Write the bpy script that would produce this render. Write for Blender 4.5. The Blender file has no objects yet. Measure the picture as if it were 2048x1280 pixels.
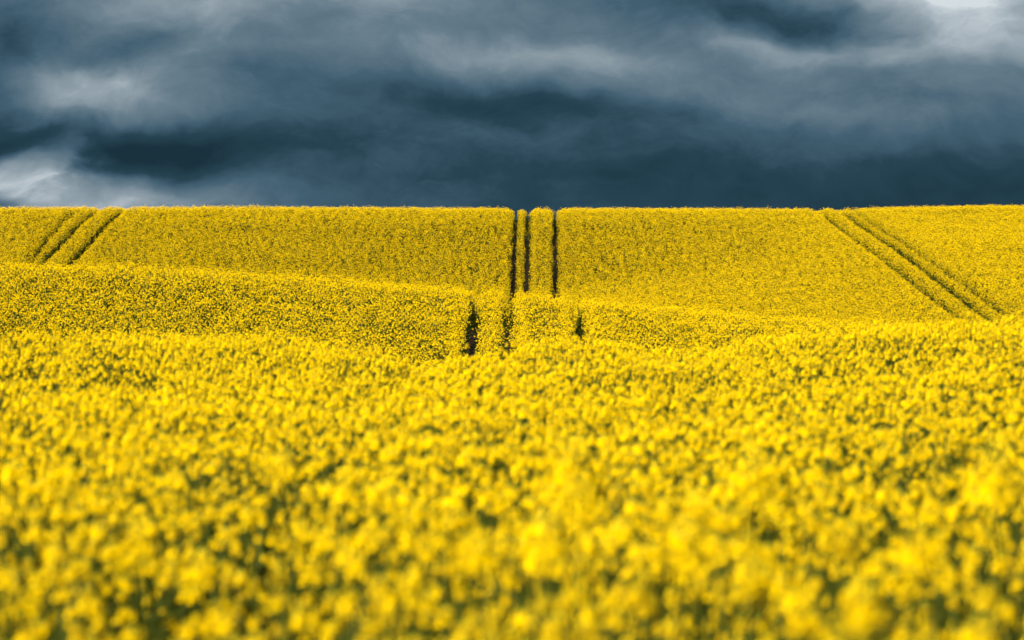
import bpy, math, random
import numpy as np
from mathutils import Vector, Matrix

R = math.radians
rng = np.random.default_rng(7)
random.seed(7)
scene = bpy.context.scene
C = scene.collection

# ------------------------------------------------------------------ camera
H = 1.30                       # height of the crop
cam_d = bpy.data.cameras.new('camera')
cam_d.lens = 200.0
cam_d.sensor_width = 36.0
cam_d.clip_start = 0.1
cam_d.clip_end = 20000.0
cam_d.dof.use_dof = True
cam_d.dof.focus_distance = 240.0
cam_d.dof.aperture_fstop = 5.2
cam_d.dof.aperture_blades = 9
cam = bpy.data.objects.new('camera', cam_d)
C.objects.link(cam)
cam.location = (0, 0, 0)       # the eye is the height origin: everything is measured from it
cam.rotation_euler = (R(90), 0, 0)
scene.camera = cam
FPX = 2048 * 200.0 / 36.0      # pixels of the photograph per unit of slope

# ------------------------------------------------------------------ sun, exposure
SUN_AZ = -115.0                # degrees from +Y, clockwise: behind the camera to the left
SUN_EL = 40.0
sun_d = bpy.data.lights.new('sun', 'SUN')
sun_d.energy = 5.0
sun_d.angle = R(0.5)
sun_d.color = (1.0, 0.95, 0.86)
sun = bpy.data.objects.new('sun', sun_d)
C.objects.link(sun)
sd = Vector((math.sin(R(SUN_AZ)) * math.cos(R(SUN_EL)), math.cos(R(SUN_AZ)) * math.cos(R(SUN_EL)), math.sin(R(SUN_EL))))
sun.rotation_euler = (-sd).to_track_quat('-Z', 'Y').to_euler()
sun.location = (0, 0, 60)
scene.view_settings.view_transform = 'Standard'
scene.view_settings.look = 'None'
scene.view_settings.gamma = 1.0
scene.view_settings.exposure = 1.6
scene.view_settings.use_curve_mapping = False

# ------------------------------------------------------------------ world: storm sky over a Nishita sky
world = bpy.data.worlds.new('World')
scene.world = world
world.use_nodes = True
world.cycles.sampling_method = 'NONE'     # an even, dull sky: no need to importance-sample it
scene.cycles.use_denoising = True
scene.cycles.max_bounces = 4
scene.cycles.diffuse_bounces = 1
scene.cycles.transmission_bounces = 2
scene.cycles.glossy_bounces = 1
NT = world.node_tree
NT.nodes.clear()
def N(t, **kw):
    n = NT.nodes.new(t)
    for k, v in kw.items():
        setattr(n, k, v)
    return n
def L(a, b):
    NT.links.new(a, b)
def M(op, a, b=None, c=None, clamp=False):
    n = N('ShaderNodeMath', operation=op)
    n.use_clamp = clamp
    for i, v in enumerate((a, b, c)):
        if v is None:
            continue
        if isinstance(v, (int, float)):
            n.inputs[i].default_value = v
        else:
            L(v, n.inputs[i])
    return n.outputs[0]

out = N('ShaderNodeOutputWorld')
bg = N('ShaderNodeBackground')
bg.inputs['Strength'].default_value = 0.1
L(bg.outputs[0], out.inputs['Surface'])
sky = N('ShaderNodeTexSky', sky_type='NISHITA')
sky.sun_disc = False
sky.sun_elevation = R(SUN_EL)
sky.sun_rotation = R(SUN_AZ)
sky.air_density = 1.0
sky.dust_density = 1.5
tc = N('ShaderNodeTexCoord')
sep = N('ShaderNodeSeparateXYZ')
L(tc.outputs['Generated'], sep.inputs[0])
az = M('ARCTAN2', sep.outputs[0], sep.outputs[1])          # radians east of +Y
el = M('ARCSINE', sep.outputs[2])
# sky coordinates in hundredths of the lens scale: u right, v up, one unit = 100 px of the photograph
S = FPX / 100.0
u0 = M('MULTIPLY', az, S)
v0 = M('MULTIPLY', el, S)
comb = N('ShaderNodeCombineXYZ')
L(u0, comb.inputs[0]); L(v0, comb.inputs[1])
P0 = comb.outputs[0]
def noise(vec, scale, detail, rough, sx=1.0, sy=1.0, seed=0.0, dist=0.0, color=False):
    mp = N('ShaderNodeMapping')
    mp.inputs['Scale'].default_value = (sx, sy, 1)
    mp.inputs['Location'].default_value = (seed * 3.7, seed * 1.3, seed)
    L(vec, mp.inputs[0])
    n = N('ShaderNodeTexNoise')
    n.inputs['Scale'].default_value = scale
    n.inputs['Detail'].default_value = detail
    n.inputs['Roughness'].default_value = rough
    n.inputs['Distortion'].default_value = dist
    L(mp.outputs[0], n.inputs['Vector'])
    return n.outputs['Color'] if color else n.outputs['Fac']
# domain warp: cloud edges wander
def warp(vec, scale, amp, detail, seed):
    nz = noise(vec, scale, detail, 0.55, 0.7, 1.0, seed, color=True)
    sub = N('ShaderNodeVectorMath', operation='SUBTRACT'); L(nz, sub.inputs[0]); sub.inputs[1].default_value = (0.5, 0.5, 0.5)
    mul = N('ShaderNodeVectorMath', operation='MULTIPLY'); L(sub.outputs[0], mul.inputs[0]); mul.inputs[1].default_value = (amp * 1.5, amp, 0)
    add = N('ShaderNodeVectorMath', operation='ADD'); L(vec, add.inputs[0]); L(mul.outputs[0], add.inputs[1])
    return add.outputs[0]
P1 = warp(P0, 0.30, 1.5, 3.0, 2.0)
P2 = warp(P1, 0.9, 0.60, 3.5, 5.0)
# cloud masses: (px, py, half width, half height, tilt degrees, amount), photograph pixels
MASSES = [
    (430, 20, 560, 190, 0, .26, 0), (760, -30, 400, 110, 0, .24, 0), (330, 150, 420, 100, 14, .10, 0), (60, 165, 340, 140, -24, .16, 0), (300, 205, 520, 140, -10, .24, 0), (220, 190, 480, 90, -18, .12, 1),
    (40, 355, 400, 170, 6, .20, 0), (60, 338, 310, 130, 12, .42, 1), (190, 385, 320, 70, 0, .12, 1), (30, 388, 190, 55, 8, -.16, 1), (0, 400, 170, 60, 0, -.20, 1), (300, 410, 800, 130, 0, .46, 0), (930, 100, 560, 170, 0, .18, 0),
    (1190, 105, 330, 90, -4, .18, 0), (1100, 105, 520, 90, -4, .04, 1), (1500, 85, 360, 90, -10, .06, 1), (1500, 80, 340, 110, -10, .22, 0), (1890, -10, 560, 260, -5, .50, 0), (1960, 110, 460, 220, 0, .26, 0), (1760, 110, 400, 110, 0, .14, 0),
    (1640, 230, 720, 140, -5, .20, 0), (1250, 170, 800, 120, -4, .12, 0),
    (0, 90, 240, 240, 0, -.30, 0), (1600, 30, 640, 110, -6, -.12, 1), (1540, 20, 860, 150, -8, -.24, 0), (1290, 20, 420, 110, -8, -.12, 0), (330, 280, 1000, 150, 0, -.22, 0),
    (270, 312, 460, 95, 0, -.13, 1), (420, 300, 700, 130, 0, -.08, 0), (0, 262, 280, 100, 0, -.20, 1), (960, 195, 900, 110, -5, -.34, 0), (1050, 60, 560, 80, -4, -.12, 0),
    (900, 345, 1100, 130, 0, -.08, 0), (1210, 345, 420, 140, 0, -.10, 0), (1550, 380, 800, 140, 0, -.10, 0), (1930, 150, 500, 70, 0, -.18, 0),
    (1960, 350, 520, 190, 0, -.12, 0), (280, 90, 320, 80, 10, -.16, 0), (1850, 205, 520, 70, 0, -.12, 0),
]
torn = M('MULTIPLY', M('SUBTRACT', noise(P1, 1.1, 6.0, 0.62, 0.7, 1.1, 12.0), 0.5), 0.75)
acc = None
for (px, py, hw, hh, tilt, amt, crisp) in MASSES:
    mp = N('ShaderNodeMapping', vector_type='TEXTURE')
    mp.inputs['Location'].default_value = ((px - 1024) / 100.0, (640 - py) / 100.0, 0)
    mp.inputs['Rotation'].default_value = (0, 0, R(tilt))
    mp.inputs['Scale'].default_value = (hw / 100.0, hh / 100.0, 1.0)
    L(P2, mp.inputs[0])
    g = N('ShaderNodeTexGradient', gradient_type='QUADRATIC_SPHERE')
    L(mp.outputs[0], g.inputs[0])
    m = N('ShaderNodeMapRange', interpolation_type='SMOOTHSTEP')
    L(M('MULTIPLY_ADD', torn, M('MINIMUM', M('MULTIPLY', g.outputs['Fac'], 4.0), 1.0), g.outputs['Fac']) if crisp else g.outputs['Fac'], m.inputs['Value'])
    m.inputs['From Min'].default_value = .10 if crisp else -.05; m.inputs['From Max'].default_value = .55 if crisp else 1.0
    m.inputs['To Min'].default_value = 0.0; m.inputs['To Max'].default_value = amt
    acc = m.outputs[0] if acc is None else M('ADD', acc, m.outputs[0])
# banks of stratus everywhere: long soft streaks plus finer billows
n1 = noise(P1, 0.22, 4.0, 0.5, 0.5, 1.3, 1.0)
n2 = noise(P2, 0.7, 5.0, 0.58, 0.55, 1.2, 4.0)
n3 = noise(P2, 2.4, 6.0, 0.64, 0.6, 1.0, 8.0)
base = N('ShaderNodeMapRange', interpolation_type='SMOOTHSTEP')     # the rain-dark foot of the cloud bank
L(v0, base.inputs['Value'])
base.inputs['From Min'].default_value = 1.8; base.inputs['From Max'].default_value = 6.6
base.inputs['To Min'].default_value = 0.24; base.inputs['To Max'].default_value = 0.56
val = M('ADD', base.outputs[0], acc)
val = M('ADD', val, M('MULTIPLY', M('SUBTRACT', n1, 0.5), 0.24))
val = M('ADD', val, M('MULTIPLY', M('SUBTRACT', n2, 0.5), 0.34))
val = M('ADD', val, M('MULTIPLY', M('SUBTRACT', n3, 0.5), 0.22), clamp=True)
ramp = N('ShaderNodeValToRGB')
cr = ramp.color_ramp
cr.interpolation = 'LINEAR'
stops = [(0.0, (.010, .032, .048)), (.22, (.021, .058, .086)), (.42, (.058, .120, .172)), (.62, (.135, .205, .258)), (.82, (.29, .36, .41)), (1.0, (.58, .64, .69))]
cr.elements[0].position, cr.elements[1].position = 0.0, 1.0
for p, c in stops[1:-1]:
    cr.elements.new(p)
for e, (p, c) in zip(sorted(cr.elements, key=lambda e: e.position), stops):
    e.position = p
    e.color = (*c, 1)
L(val, ramp.inputs[0])
scl = N('ShaderNodeVectorMath', operation='SCALE')
L(ramp.outputs[0], scl.inputs[0]); scl.inputs['Scale'].default_value = 10.0 / 2 ** scene.view_settings.exposure
mix = N('ShaderNodeMix', data_type='RGBA')
brk = N('ShaderNodeMapRange', interpolation_type='SMOOTHSTEP')      # only the thinnest cloud lets the clear sky through
L(val, brk.inputs['Value'])
brk.inputs['From Min'].default_value = 0.93; brk.inputs['From Max'].default_value = 1.25
brk.inputs['To Min'].default_value = 0.0; brk.inputs['To Max'].default_value = 1.0
L(brk.outputs[0], mix.inputs['Factor'])
L(scl.outputs[0], mix.inputs['A']); L(sky.outputs[0], mix.inputs['B'])
L(mix.outputs['Result'], bg.inputs['Color'])

# ------------------------------------------------------------------ materials
def mat(name):
    m = bpy.data.materials.new(name)
    m.use_nodes = True
    nt = m.node_tree
    b = nt.nodes['Principled BSDF']
    return m, nt, b
def leafy(name, col, var, transl, rough, spec):
    m, nt, b = mat(name)
    oi = nt.nodes.new('ShaderNodeObjectInfo')
    geo = nt.nodes.new('ShaderNodeNewGeometry')
    add = nt.nodes.new('ShaderNodeMath'); add.operation = 'ADD'
    nt.links.new(oi.outputs['Random'], add.inputs[0]); nt.links.new(geo.outputs['Random Per Island'], add.inputs[1])
    fr = nt.nodes.new('ShaderNodeMath'); fr.operation = 'FRACT'; nt.links.new(add.outputs[0], fr.inputs[0])
    rp = nt.nodes.new('ShaderNodeValToRGB')
    els = rp.color_ramp.elements
    els[0].color = (*[c * var[0][i] for i, c in enumerate(col)], 1)
    els[1].color = (*[c * var[1][i] for i, c in enumerate(col)], 1)
    nt.links.new(fr.outputs[0], rp.inputs[0])
    nt.links.new(rp.outputs[0], b.inputs['Base Color'])
    b.inputs['Roughness'].default_value = rough
    b.inputs['Specular IOR Level'].default_value = spec
    if transl:
        t = nt.nodes.new('ShaderNodeBsdfTranslucent'); nt.links.new(rp.outputs[0], t.inputs['Color'])
        mx = nt.nodes.new('ShaderNodeMixShader'); mx.inputs[0].default_value = transl
        nt.links.new(b.outputs[0], mx.inputs[1]); nt.links.new(t.outputs[0], mx.inputs[2])
        nt.links.new(mx.outputs[0], nt.nodes['Material Output'].inputs['Surface'])
    return m
MAT_PETAL = leafy('petal_yellow', (0.92, 0.605, 0.0), ((.90, .80, .8), (1.05, 1.12, 1.2)), 0.20, 0.8, 0.0)
MAT_BUD = leafy('bud_yellow_green', (0.36, 0.34, 0.004), ((.85, .9, .8), (1.1, 1.05, 1.2)), 0.12, 0.6, 0.2)
MAT_STEM = leafy('stem_green', (0.042, 0.052, 0.003), ((.8, .85, .8), (1.2, 1.1, 1.2)), 0.0, 0.6, 0.08)
MAT_LEAF = leafy('leaf_green', (0.026, 0.036, 0.002), ((.75, .8, .8), (1.25, 1.15, 1.3)), 0.15, 0.6, 0.08)
CROP_MATS = [MAT_PETAL, MAT_BUD, MAT_STEM, MAT_LEAF]
def soil(name, a, b_, scale):
    m, nt, b = mat(name)
    tcn = nt.nodes.new('ShaderNodeTexCoord')
    nz = nt.nodes.new('ShaderNodeTexNoise'); nz.inputs['Scale'].default_value = scale; nz.inputs['Detail'].default_value = 8
    nz.inputs['Roughness'].default_value = 0.65
    nt.links.new(tcn.outputs['Object'], nz.inputs['Vector'])
    rp = nt.nodes.new('ShaderNodeValToRGB')
    rp.color_ramp.elements[0].position = .3; rp.color_ramp.elements[1].position = .7
    rp.color_ramp.elements[0].color = (*a, 1); rp.color_ramp.elements[1].color = (*b_, 1)
    nt.links.new(nz.outputs['Fac'], rp.inputs[0]); nt.links.new(rp.outputs[0], b.inputs['Base Color'])
    bp = nt.nodes.new('ShaderNodeBump'); bp.inputs['Strength'].default_value = .8; bp.inputs['Distance'].default_value = .05
    nt.links.new(nz.outputs['Fac'], bp.inputs['Height']); nt.links.new(bp.outputs[0], b.inputs['Normal'])
    b.inputs['Roughness'].default_value = 0.95
    b.inputs['Specular IOR Level'].default_value = 0.1
    return m
MAT_SOIL = soil('soil_dark', (.026, .021, .010), (.052, .036, .018), 3.0)
MAT_TRACK = soil('soil_track', (.018, .011, .006), (.040, .023, .012), 6.0)

# ------------------------------------------------------------------ the shape of the land
# canopy height above the eye along rows of constant distance; each row is a profile across x
ROWS = [
    (-3000, [(0, -12)]), (-300, [(0, -3.0)]), (-40, [(0, -.85)]), (0, [(0, -.68)]), (11, [(0, -.63)]), (30, [(0, -.55)]), (50, [(-6, -.38), (-1, -.46), (.7, -.40), (1.9, -.46), (5, -.26)]),
    (68, [(-6.1, -.12), (-4, -.13), (-2.5, -.19), (-1.2, -.44), (-.68, -.56), (-.05, -.26), (.75, -.12), (1.3, -.20), (1.9, -.40), (2.5, -.24), (3.4, -.12), (4.6, -.03), (6.1, .03), (9, .06)]),
    (95, [(-8, -2.1), (2, -2.1), (8, -1.5)]),
    (138, [(-12, -.95), (0, -1.05), (5, -1.0), (12, -.9)]),
    (160, [(-14, .60), (-3, .22), (1, .08), (5, -.10), (10, -.35), (14, -.45)]),
    (180, [(-16.2, 1.86), (-13, 1.80), (-9.9, 1.69), (-6.7, 1.5), (-3.5, 1.23), (-1, 1.0), (1.2, .84), (4.4, .55), (7.5, .24), (9.9, .06), (12.3, -.10), (16.2, -.25)]),
    (200, [(-18, 1.3), (0, .25), (10, -.5), (18, -.7)]),
    (235, [(-22, -.6), (0, -1.4), (10, -1.3), (24, -1.0)]),
    (265, [(-25, -.6), (0, -1.3), (10, -.8), (21, .10), (30, .5)]),
    (311, [(-28, 1.1), (-10, .6), (2, .35), (12, 1.6), (21, 3.0), (30, 3.3)]),
    (336, [(-28, 3.1), (-12, 2.3), (2, 1.75), (12, 3.2), (21, 4.6), (30, 4.9)]),
    (360, [(-30, 5.5), (0, 5.0), (12, 5.5), (21, 6.1), (32, 6.3)]),
    (372, [(-34, 6.75), (0, 6.7), (22, 6.9), (34, 7.1)]),
    (386, [(-36, 7.70), (-18, 7.74), (0, 7.62), (14, 7.62), (22, 7.58), (30, 7.80), (36, 7.78)]),
    (402, [(0, 7.55)]), (450, [(0, 3.0)]), (700, [(0, -14.0)]), (3000, [(0, -70.0)]), (9000, [(0, -200.0)]),
]
RY = np.array([r[0] for r in ROWS], float)
def row_val(k, x):
    p = ROWS[k][1]
    xs = np.array([q[0] for q in p], float); zs = np.array([q[1] for q in p], float)
    w = 0.30 if RY[k] < 100 else 1.2
    return sum(np.interp(x + o * w, xs, zs) for o in (-2, -1, 0, 1, 2)) / 5
def canopy(x, y):
    x = np.asarray(x, float); y = np.asarray(y, float)
    V = np.stack([row_val(k, x) for k in range(len(ROWS))], 0)
    h = np.diff(RY)
    d = np.diff(V, axis=0) / h[:, None]
    m = np.zeros_like(V)
    m[0] = d[0]; m[-1] = d[-1]
    for k in range(1, len(RY) - 1):
        w1 = 2 * h[k] + h[k - 1]; w2 = h[k] + 2 * h[k - 1]
        same = d[k - 1] * d[k] > 0
        with np.errstate(divide='ignore', invalid='ignore'):
            hm = (w1 + w2) / (w1 / d[k - 1] + w2 / d[k])
        m[k] = np.where(same, hm, 0)
    i = np.clip(np.searchsorted(RY, y) - 1, 0, len(RY) - 2)
    c = np.arange(len(x))
    t = np.clip((y - RY[i]) / h[i], 0, 1)
    a, b = V[i, c], V[i + 1, c]
    ma, mb = m[i, c] * h[i], m[i + 1, c] * h[i]
    return (2*t**3 - 3*t**2 + 1) * a + (t**3 - 2*t**2 + t) * ma + (-2*t**3 + 3*t**2) * b + (t**3 - t**2) * mb
def ground(x, y):
    return canopy(x, y) - H
def vnoise(x, y, s, seed):                     # smooth value noise 0..1
    g = np.random.default_rng(seed).random((256, 256))
    xs, ys = x / s, y / s
    xi, yi = np.floor(xs).astype(int), np.floor(ys).astype(int)
    fx, fy = xs - xi, ys - yi
    fx, fy = fx*fx*(3-2*fx), fy*fy*(3-2*fy)
    q = lambda a, b: g[a % 256, b % 256]
    return (q(xi, yi)*(1-fx) + q(xi+1, yi)*fx) * (1-fy) + (q(xi, yi+1)*(1-fx) + q(xi+1, yi+1)*fx) * fy

# ground sheet
gx = np.unique(np.concatenate([np.linspace(-12, 12, 61), np.linspace(-60, 60, 81), np.array([-9000, -3000, -1000, -400, -200, -120, -80, 80, 120, 200, 400, 1000, 3000, 9000.])]))
gy = np.unique(np.concatenate([np.array([-9000, -3000, -1000, -300, -100, -40, -15]), np.linspace(-8, 100, 91), np.linspace(100, 460, 151), np.array([500, 560, 640, 760, 1000, 1500, 3000, 5000, 9000.])]))
GX, GY = np.meshgrid(gx, gy)
GZ = ground(GX.ravel(), GY.ravel())
nx, ny = len(gx), len(gy)
faces = [(j*nx+i, j*nx+i+1, (j+1)*nx+i+1, (j+1)*nx+i) for j in range(ny-1) for i in range(nx-1)]
me = bpy.data.meshes.new('ground')
me.from_pydata(np.stack([GX.ravel(), GY.ravel(), GZ], 1).tolist(), [], faces)
me.polygons.foreach_set('use_smooth', [True] * len(me.polygons))
me.materials.append(MAT_SOIL)
ground_o = bpy.data.objects.new('ground', me)
C.objects.link(ground_o)
ground_o['kind'] = 'structure'
ground_o['label'] = 'dark bare soil under the rolling rapeseed field'

# wheel tracks pressed through the crop: centre lines (x, y), opening width at the canopy, how bare
def pxd(px, d):                                 # x of a photograph column at a distance
    return (px - 1024) / FPX * d
TRACKS = [   # label, polyline, width of the opening, chance that a plant in it is gone
    ('left rut of the middle tramline over the far hill', [(-.95, 74), (-1.12, 132), (-1.10, 150), (-1.06, 182), (-.6, 235), (.02, 330), (.10, 350), (.28, 386), (.3, 400)], .40, 1.0),
    ('centre rut of the middle tramline over the far hill', [(-.14, 80), (-.16, 120), (-.15, 150), (-.10, 182), (.2, 235), (.82, 330), (.92, 350), (1.08, 386), (1.1, 400)], .40, 1.0),
    ('right rut of the middle tramline over the far hill', [(1.92, 74), (1.80, 128), (1.85, 150), (2.0, 182), (2.1, 235), (2.50, 330), (2.65, 350), (2.95, 386), (3.0, 400)], .40, 1.0),
    ('faint outer rut of the left tramline', [(-29.0, 336), (-29.4, 360), (-29.3, 378)], .40, .8),
    ('middle rut of the left tramline', [(-28.3, 325), (-28.4, 345), (-28.2, 362), (-27.85, 386), (-27.6, 400)], .46, 1.0),
    ('right rut of the left tramline', [(-26.6, 325), (-26.7, 345), (-26.5, 362), (-26.1, 386), (-25.8, 400)], .48, 1.0),
    ('inner rut of the right tramline', [(21.3, 250), (21.3, 290), (21.1, 330), (20.6, 386), (20.5, 400)], .48, .9),
    ('middle rut of the right tramline', [(22.5, 250), (22.6, 290), (22.5, 330), (22.1, 386), (22.0, 400)], .58, 1.0),
    ('outer rut of the right tramline', [(23.6, 250), (23.6, 290), (23.4, 330), (23.0, 386)], .46, .8),
]
def resample(poly, step):
    p = np.array(poly, float)
    yy = np.arange(p[0, 1], p[-1, 1] + step, step)
    # smooth curve through the knots
    xx = sum(np.interp(yy + o, p[:, 1], p[:, 0]) for o in (-6, -3, 0, 3, 6)) / 5
    return xx, yy
for (lab, poly, wid, bare) in TRACKS:
    xx, yy = resample(poly, 1.0)
    prof = [(-.5, -.06), (-.40, .03), (-.15, .010), (.15, .010), (.40, .03), (.5, -.06)]
    vs = []
    for k, (ox, oz) in enumerate(prof):
        vx = xx + ox * (wid + .02)
        vs.append(np.stack([vx, yy, ground(vx, yy) + oz], 1))
    vs = np.concatenate(vs)
    n = len(xx)
    fs = [(k*n+i, (k+1)*n+i, (k+1)*n+i+1, k*n+i+1) for k in range(5) for i in range(n-1)]
    me = bpy.data.meshes.new('wheel_track')
    me.from_pydata(vs.tolist(), [], fs)
    me.materials.append(MAT_TRACK)
    o = bpy.data.objects.new('wheel_track', me)
    C.objects.link(o)
    o['kind'] = 'structure'
    o['label'] = 'dark bare earth ' + lab

# ------------------------------------------------------------------ rapeseed plant
class MB:
    def __init__(s): s.v, s.f, s.m = [], [], []
    def poly(s, pts, m):
        b = len(s.v)
        s.v += [tuple(p) for p in pts]
        s.f.append(tuple(range(b, b + len(pts)))); s.m.append(m)
    def tube(s, pts, r0, r1, m, sides=4):
        b = len(s.v); n = len(pts)
        for i, p in enumerate(pts):
            r = r0 + (r1 - r0) * i / (n - 1)
            t = (pts[min(i+1, n-1)] - pts[max(i-1, 0)]).normalized()
            a = t.orthogonal().normalized(); c = t.cross(a)
            for k in range(sides):
                q = 2 * math.pi * k / sides
                s.v.append(tuple(p + a * (r * math.cos(q)) + c * (r * math.sin(q))))
        for i in range(n - 1):
            for k in range(sides):
                k2 = (k + 1) % sides
                s.f.append((b+i*sides+k, b+i*sides+k2, b+(i+1)*sides+k2, b+(i+1)*sides+k)); s.m.append(m)
    def merge(s, o):
        b = len(s.v)
        s.v += o.v
        s.f += [tuple(i + b for i in f) for f in o.f]; s.m += o.m
    def mesh(s, name):
        me = bpy.data.meshes.new(name)
        me.from_pydata(s.v, [], s.f)
        for m_ in CROP_MATS: me.materials.append(m_)
        me.polygons.foreach_set('material_index', s.m)
        me.update()
        return me
rr = random.Random(11)
def floret(mb, c, nrm, size):
    a = nrm.orthogonal().normalized()
    a.rotate(Matrix.Rotation(rr.uniform(0, 6.28), 3, nrm))
    b = nrm.cross(a)
    for k in range(4):
        q = k * math.pi / 2 + rr.uniform(-.15, .15)
        d = a * math.cos(q) + b * math.sin(q); e = nrm.cross(d)
        up = nrm * size * rr.uniform(-.05, .32)
        mb.poly([c, c + d*size*.6 - e*size*.34 + up*.6, c + d*size + up, c + d*size*.6 + e*size*.34 + up*.6], 0)
def head(base, axis, size, detail):
    """raceme: dome of open florets round a tuft of buds; size = radius"""
    mb = MB()
    axis = axis.normalized()
    a = axis.orthogonal().normalized(); b = axis.cross(a)
    n = int((17 if detail else 10) * (.55 + size * 24))
    fs = .0088 if detail else .0118
    for i in range(n):
        t = (i + .5) / n
        q = i * 2.39996 + rr.uniform(-.25, .25)
        rad = size * (1.0 - .55 * t) * rr.uniform(.65, 1.35)
        hgt = size * (.10 + 1.6 * t + rr.uniform(-.12, .12))
        rd = a * math.cos(q) + b * math.sin(q)
        c = base + axis * hgt + rd * rad
        nr = (rd * (1.15 - .9 * t) + axis * (.45 + .7 * t) + Vector((rr.uniform(-.3, .3), rr.uniform(-.3, .3), .25))).normalized()
        floret(mb, c, nr, fs * rr.uniform(.85, 1.25))
        if detail and i % 2 == 0:
            w = rd.cross(axis) * .0011
            p = base + axis * (hgt - size * .35)
            mb.poly([p - w, p + w, c], 2)
    top = base + axis * size * 1.6                     # bud tuft
    for i in range(7 if detail else 4):
        q = i * 2.4
        rd = (a * math.cos(q) + b * math.sin(q))
        c = top + rd * size * .22 + axis * rr.uniform(0, .006)
        l = axis * .008; w = rd * .0032; w2 = axis.cross(rd) * .0032
        mb.poly([c - w, c - w2, c + l], 1); mb.poly([c - w2, c + w, c + l], 1); mb.poly([c + w, c + w2, c + l], 1); mb.poly([c + w2, c - w, c + l], 1)
    return mb
def leaf(p, d, ln, wd):
    mb = MB()
    d = d.normalized(); s_ = d.cross(Vector((0, 0, 1))).normalized(); u = Vector((0, 0, 1))
    P = [(0, .12, 0), (.35, .5, .06), (.7, .38, .0), (1, .02, -.16)]
    for i in range(3):
        (t0, w0, z0), (t1, w1, z1) = P[i], P[i+1]
        c0, c1 = p + d*ln*t0 + u*ln*z0, p + d*ln*t1 + u*ln*z1
        for sg in (-1, 1):
            e0, e1 = c0 + s_*sg*w0*wd + u*w0*wd*.35, c1 + s_*sg*w1*wd + u*w1*wd*.35
            mb.poly([c0, e0, e1, c1] if sg > 0 else [c0, c1, e1, e0], 3)
    return mb
def plant(detail, flowers=True, hgt=H, spread=1.0, nbr=None):
    """parts of one plant in its own space: stem, leaves, flower heads"""
    stem = MB(); leaves = []; heads = []
    lean = Vector((rr.uniform(-.07, .07), rr.uniform(-.07, .07), 0)) * hgt
    def axis_pt(t): return Vector((0, 0, hgt * t)) + lean * t * t
    stem.tube([axis_pt(t) for t in (-.03, .3, .6, .82, .955)], .0075, .003, 2)
    if flowers:
        heads.append(head(axis_pt(.955), Vector((lean.x, lean.y, hgt)), rr.uniform(.020, .027), detail))
    n = nbr or rr.randint(4, 7)
    q0 = rr.uniform(0, 6.28)
    for i in range(n):
        q = q0 + i * 2.4 + rr.uniform(-.3, .3)
        t0 = .42 + .36 * i / n
        d = Vector((math.cos(q), math.sin(q), 0))
        p0 = axis_pt(t0)
        reach = rr.uniform(.07, .20) * spread
        top = rr.uniform(.66, .985) * hgt
        p3 = Vector((p0.x, p0.y, top)) + d * reach
        p1 = p0 + d * reach * .55 + Vector((0, 0, (top - p0.z) * .35))
        p2 = p0 + d * reach * .9 + Vector((0, 0, (top - p0.z) * .72))
        stem.tube([p0, p1, p2, p3], .0036, .0018, 2, 3)
        for k in range(3 if detail else 1):               # young pods under the raceme
            s = p2.lerp(p3, rr.uniform(0, .75)); w = rr.uniform(0, 6.28)
            pd = Vector((math.cos(w), math.sin(w), .9)).normalized()
            e = pd.orthogonal().normalized() * .0016
            stem.poly([s - e, s + e, s + pd * rr.uniform(.03, .05)], 2)
        if flowers:
            heads.append(head(p3, (p3 - p2) + Vector((0, 0, .12)), rr.choice((.010, .013, .016, .019, .023)) * rr.uniform(.9, 1.1), detail))
        leaves.append(leaf(p0, d + Vector((0, 0, rr.uniform(.1, .7))), rr.uniform(.08, .14), rr.uniform(.03, .05)))
    for i in range(5):
        q = rr.uniform(0, 6.28)
        leaves.append(leaf(axis_pt(rr.uniform(.22, .62)), Vector((math.cos(q), math.sin(q), rr.uniform(-.1, .6))), rr.uniform(.14, .24), rr.uniform(.06, .10)))
    return stem, leaves, heads
def joined(p, mb=None, off=Vector()):
    mb = mb or MB()
    st, lv, hd = p
    for q in [st] + lv + hd:
        b = len(mb.v)
        mb.merge(q)
        if off.length:
            for i in range(b, len(mb.v)):
                x, y, z = mb.v[i]; mb.v[i] = (x + off.x, y + off.y, z + off.z)
    return mb

# prototypes for the crop mass: 0-7 near plants, 8-15 plants farther off, 16-21 tufts of three plants, 22-24 flowerless plants
protos = bpy.data.collections.new('crop_prototypes')
def proto(k, mb):
    o = bpy.data.objects.new('proto_%02d' % k, mb.mesh('rapeseed_plant_mass'))
    protos.objects.link(o)
NEAR, TUFT, GREEN, CLOSE, WALL = (0, 8), (16, 6), (22, 3), (25, 6), (31, 6)
for k in range(8): proto(k, joined(plant(True)))
for k in range(8): proto(8 + k, joined(plant(False)))
for k in range(6):
    mb = MB()
    for j in range(3):
        q = j * 2.09 + rr.uniform(-.5, .5)
        joined(plant(False, True, H * rr.uniform(.88, 1.03), 1.0, rr.randint(3, 5)), mb, Vector((math.cos(q), math.sin(q), 0)) * rr.uniform(.10, .17))
    proto(16 + k, mb)
for k in range(3): proto(22 + k, joined(plant(False, False, .95, 1.3)))
for k in range(6):                                  # 25-30 close tufts of the far hill, 31-36 upright plants that wall the ruts
    mb = MB()
    for j in range(3):
        q = j * 2.09 + rr.uniform(-.5, .5)
        joined(plant(False, True, H * rr.uniform(.88, 1.03), .55, rr.randint(2, 4)), mb, Vector((math.cos(q), math.sin(q), 0)) * rr.uniform(.03, .08))
    proto(25 + k, mb)
for k in range(6): proto(31 + k, joined(plant(False, True, H, .5)))

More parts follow.
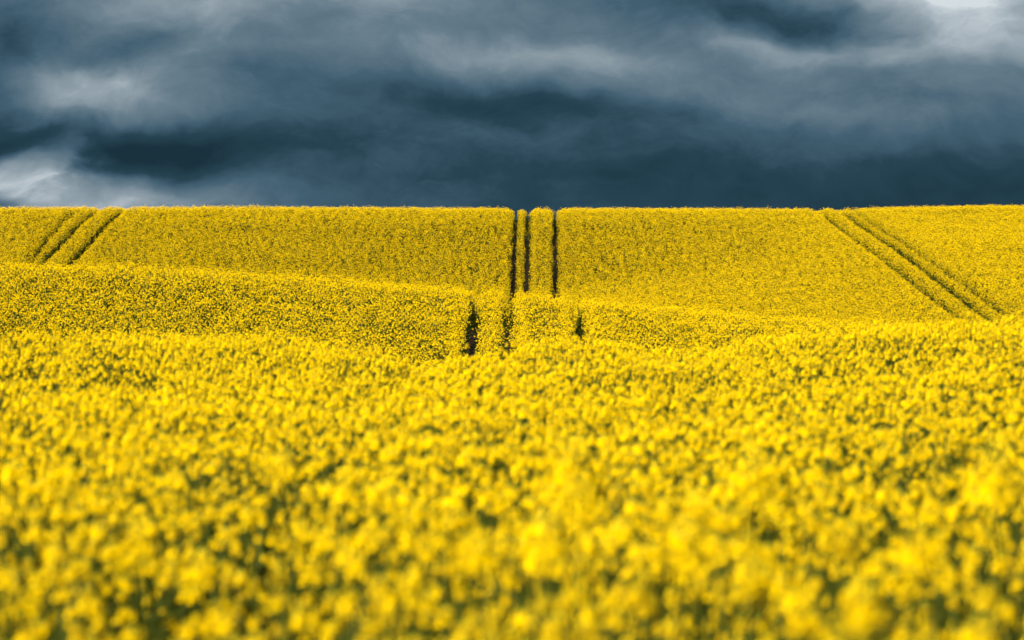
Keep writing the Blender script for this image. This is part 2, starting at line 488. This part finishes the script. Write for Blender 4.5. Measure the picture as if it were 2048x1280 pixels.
# ------------------------------------------------------------------ where the plants stand
def zone(y0, y1, dens, a=.095, b=2.5):
    """jittered grid of points across a band of distance, wider than the view"""
    step = 1 / math.sqrt(dens)
    ys = np.arange(y0, y1, step)
    X, Y = [], []
    for y in ys:
        w = a * y + b
        n = int(2 * w / step)
        x = -w + (np.arange(n) + .5) * step
        X.append(x + rng.uniform(-.62, .62, n) * step); Y.append(np.full(n, y) + rng.uniform(-.62, .62, n) * step)
    return np.concatenate(X), np.concatenate(Y)
def track_dist(x, y):
    best = np.full(len(x), 99.); wid = np.zeros(len(x)); bare = np.zeros(len(x))
    for (lab, poly, w, b) in TRACKS:
        xx, yy = resample(poly, 1.0)
        inside = (y >= yy[0] - .5) & (y <= yy[-1] + .5)
        tx = np.interp(y, yy, xx)
        sl = np.interp(y, yy, np.gradient(xx, yy))
        d = np.abs(x - tx) / np.sqrt(1 + sl * sl)
        d = np.where(inside, d, 99.)
        hit = d < best
        best = np.where(hit, d, best); wid = np.where(hit, w, wid); bare = np.where(hit, b, bare)
    return best, wid, bare

PX, PY, PI, PS = [], [], [], []
def sow(x, y, idx, scale):
    PX.append(x); PY.append(y); PI.append(idx); PS.append(scale)
def hscale(x, y, amp):
    n = .5 * vnoise(x, y, 2.6, 1) + .3 * vnoise(x, y, .9, 2) + .2 * vnoise(x, y, 7.0, 3)
    return .965 + (n - .5) * amp + rng.normal(0, .036, len(x)) + np.where(rng.random(len(x)) < .03, rng.uniform(.03, .10, len(x)), 0)

# near field: single plants
x, y = zone(4.2, 84, 18)
gap = vnoise(x, y, .34, 21) * .62 + vnoise(x, y, 1.3, 22) * .38
keep = rng.random(len(x)) < np.clip(1.0 - (gap - .46) * 6.0, .03, 1) * np.interp(y, [9, 28], [.80, 1.0])
# old ruts run on towards the camera, overgrown: the crop is thinner and lower there
rut = np.minimum(np.abs(x + 1.05), np.abs(x - 1.9))
thin = (rut < .22) & (y > 13)
keep &= ~(thin & (rng.random(len(x)) < .35))
x, y = x[keep], y[keep]; rut = rut[keep]
s = hscale(x, y, .16) - np.where((rut < .35) & (y > 13), .015, 0)
d, w, b = track_dist(x, y)
ok = ~((d < w / 2) & (rng.random(len(x)) < b))
NEARX, NEARY, NEARS = x[ok], y[ok], s[ok]
# middle and far: tufts of three, single plants beside the ruts
def belt(y0, y1, dens_t, dens_s, amp):
    x, y = zone(y0, y1, dens_t)
    d, w, b = track_dist(x, y)
    ok = d > .55
    x, y = x[ok], y[ok]
    gp = vnoise(x, y, .9, 31) * .5 + vnoise(x, y, 3.0, 32) * .5
    k2 = rng.random(len(x)) < np.clip(1.1 - (gp - .5) * (1.1 if y0 > 240 else 2.4), .35, 1)
    x, y = x[k2], y[k2]
    sow(x, y, (CLOSE[0] if y0 > 240 else TUFT[0]) + rng.integers(0, TUFT[1], len(x)), hscale(x, y, amp) + rng.normal(0, .015, len(x)))
    x, y = zone(y0, y1, dens_s)
    d, w, b = track_dist(x, y)
    ok = (d <= .58)
    x, y, d, w, b = x[ok], y[ok], d[ok], w[ok], b[ok]
    edge = w / 2 * np.where((y < 190) & (x < -.6), 1.1, .9) + (vnoise(x, y, .8, 41) - .5) * .14
    gone = (d < edge) & (rng.random(len(x)) < b)
    x, y, d, edge = x[~gone], y[~gone], d[~gone], edge[~gone]
    idx = WALL[0] + rng.integers(0, WALL[1], len(x))
    green = (d < edge + .10) & (rng.random(len(x)) < np.where(y < 200, .15, .3))
    idx = np.where(green, GREEN[0] + rng.integers(0, GREEN[1], len(x)), idx)
    sow(x, y, idx, hscale(x, y, amp) - np.where(y < 200, .07, .20) * np.exp(-np.clip(d - edge, 0, 9) / .22))
    # weeds and broken stalks left in the ruts
    x, y = zone(y0, y1, 14)
    d, w, b = track_dist(x, y)
    ok = (d < w / 2) & (rng.random(len(x)) < np.where(y > 372, .9, np.where(y < 200, .06, .18)))
    x, y = x[ok], y[ok]
    sow(x, y, GREEN[0] + rng.integers(0, GREEN[1], len(x)), rng.uniform(.3, .62, len(x)))
belt(84, 205, 5.6, 19, .16)
belt(205, 255, 4, 30, .12)
belt(255, 400, 9.5, 22, .12)

# ------------------------------------------------------------------ single plants: the nearest ones in the picture
VARIANTS = []
for k in range(6):
    st, lv, hd = plant(True)
    VARIANTS.append((st.mesh('stem'), [q.mesh('leaf') for q in lv], [q.mesh('flower_head') for q in hd]))
def single(k, loc, rz, sc, label, group=None, tilt=(0, 0)):
    root = bpy.data.objects.new('rapeseed_plant', None)
    root.empty_display_size = .1
    C.objects.link(root)
    root.location = loc
    root.rotation_euler = (tilt[0], tilt[1], rz)
    root.scale = (sc[0], sc[0], sc[1])
    root['label'] = label
    root['category'] = 'flower plant'
    if group: root['group'] = group
    st, lv, hd = VARIANTS[k]
    for nm, ms in (('stem', [st]), ('leaf', lv), ('flower_head', hd)):
        for me in ms:
            o = bpy.data.objects.new(nm, me)
            C.objects.link(o)
            o.parent = root
    return root
top = ground(NEARX, NEARY) + NEARS * H
inview = (np.abs(NEARX / NEARY) < .0915) & (top / NEARY > -.0565)
order = np.argsort(NEARY + np.where(inview, 0, 1e6))[:300]
pick = np.zeros(len(NEARX), bool); pick[order] = True
for i in order:
    x, y = float(NEARX[i]), float(NEARY[i])
    single(rr.randrange(6), (x, y, float(ground(np.array([x]), np.array([y]))[0])), rr.uniform(0, 6.28), (1.0, float(NEARS[i])),
           'yellow flowering rapeseed plant in the blurred nearest rows along the bottom edge', 'nearest rapeseed plants along the bottom edge')
# tall plants that stand out of the blur: (column, row of the top, distance, label)
TALL = [
    (1310, 970, 9.0, 'rapeseed plant with the brightest round yellow blossom, right of centre foreground'),
    (1132, 868, 7.2, 'tall blurred rapeseed plant rising just right of the centre'),
    (1495, 890, 7.4, 'tall wide blurred rapeseed plant rising in the right half of foreground'),
    (1975, 868, 6.8, 'tallest heavily blurred rapeseed plant close to the right edge'),
    (595, 888, 11.0, 'tall rapeseed plant standing out of the crop left of centre'),
    (970, 1010, 7.6, 'tall soft orange-yellow rapeseed plant in the lower centre'),
    (402, 1030, 7.8, 'tall blurred rapeseed plant in the lower left foreground'),
    (140, 407, 383, 'thin tall stalk poking above the skyline at the far left'),
    (446, 408, 384, 'thin tall stalk poking above the skyline left of centre'),
]
for i, (px, py, d, lab) in enumerate(TALL):
    x = pxd(px, d); zt = (640 - py) / FPX * d
    zg = float(ground(np.array([x]), np.array([d]))[0])
    sc = (zt - zg) / (H * 1.0)
    single(i % 6, (x, d, zg), rr.uniform(0, 6.28), (1.35 if d < 50 else 1.0, sc), lab)

# ------------------------------------------------------------------ the rest of the crop: one mass
n = int((~pick).sum())
sow(NEARX[~pick], NEARY[~pick], NEAR[0] + rng.integers(0, NEAR[1], n), NEARS[~pick])
x, y = np.concatenate(PX), np.concatenate(PY)
idx, s = np.concatenate(PI).astype(np.int32), np.concatenate(PS).astype(np.float32)
z = ground(x, y)
n = len(x)
print('crop points', n)
me = bpy.data.meshes.new('rapeseed_crop')
me.vertices.add(n)
me.vertices.foreach_set('co', np.stack([x, y, z], 1).astype(np.float32).ravel())
a = me.attributes.new('which', 'INT', 'POINT'); a.data.foreach_set('value', idx)
sx = rng.uniform(.92, 1.1, n).astype(np.float32)
a = me.attributes.new('size', 'FLOAT_VECTOR', 'POINT'); a.data.foreach_set('vector', np.stack([sx, sx, s], 1).astype(np.float32).ravel())
rot = np.stack([rng.normal(0, .05, n), rng.normal(0, .05, n), rng.uniform(0, 6.283, n)], 1).astype(np.float32)
a = me.attributes.new('turn', 'FLOAT_VECTOR', 'POINT'); a.data.foreach_set('vector', rot.ravel())
crop = bpy.data.objects.new('rapeseed_crop', me)
C.objects.link(crop)
crop['kind'] = 'stuff'
crop['label'] = 'dense yellow rapeseed crop in flower covering all the rolling hills'
crop['category'] = 'crop'
gt = bpy.data.node_groups.new('sow_crop', 'GeometryNodeTree')
gt.interface.new_socket('Geometry', in_out='INPUT', socket_type='NodeSocketGeometry')
gt.interface.new_socket('Geometry', in_out='OUTPUT', socket_type='NodeSocketGeometry')
gi, go = gt.nodes.new('NodeGroupInput'), gt.nodes.new('NodeGroupOutput')
iop = gt.nodes.new('GeometryNodeInstanceOnPoints')
ci = gt.nodes.new('GeometryNodeCollectionInfo')
ci.inputs['Collection'].default_value = protos
ci.inputs['Separate Children'].default_value = True
ci.inputs['Reset Children'].default_value = True
def attr(name, t):
    q = gt.nodes.new('GeometryNodeInputNamedAttribute'); q.data_type = t; q.inputs['Name'].default_value = name
    return q.outputs['Attribute']
gt.links.new(gi.outputs[0], iop.inputs['Points'])
gt.links.new(ci.outputs[0], iop.inputs['Instance'])
iop.inputs['Pick Instance'].default_value = True
gt.links.new(attr('which', 'INT'), iop.inputs['Instance Index'])
e2r = gt.nodes.new('FunctionNodeEulerToRotation')
gt.links.new(attr('turn', 'FLOAT_VECTOR'), e2r.inputs[0])
gt.links.new(e2r.outputs[0], iop.inputs['Rotation'])
gt.links.new(attr('size', 'FLOAT_VECTOR'), iop.inputs['Scale'])
gt.links.new(iop.outputs[0], go.inputs[0])
md = crop.modifiers.new('sow', 'NODES')
md.node_group = gt
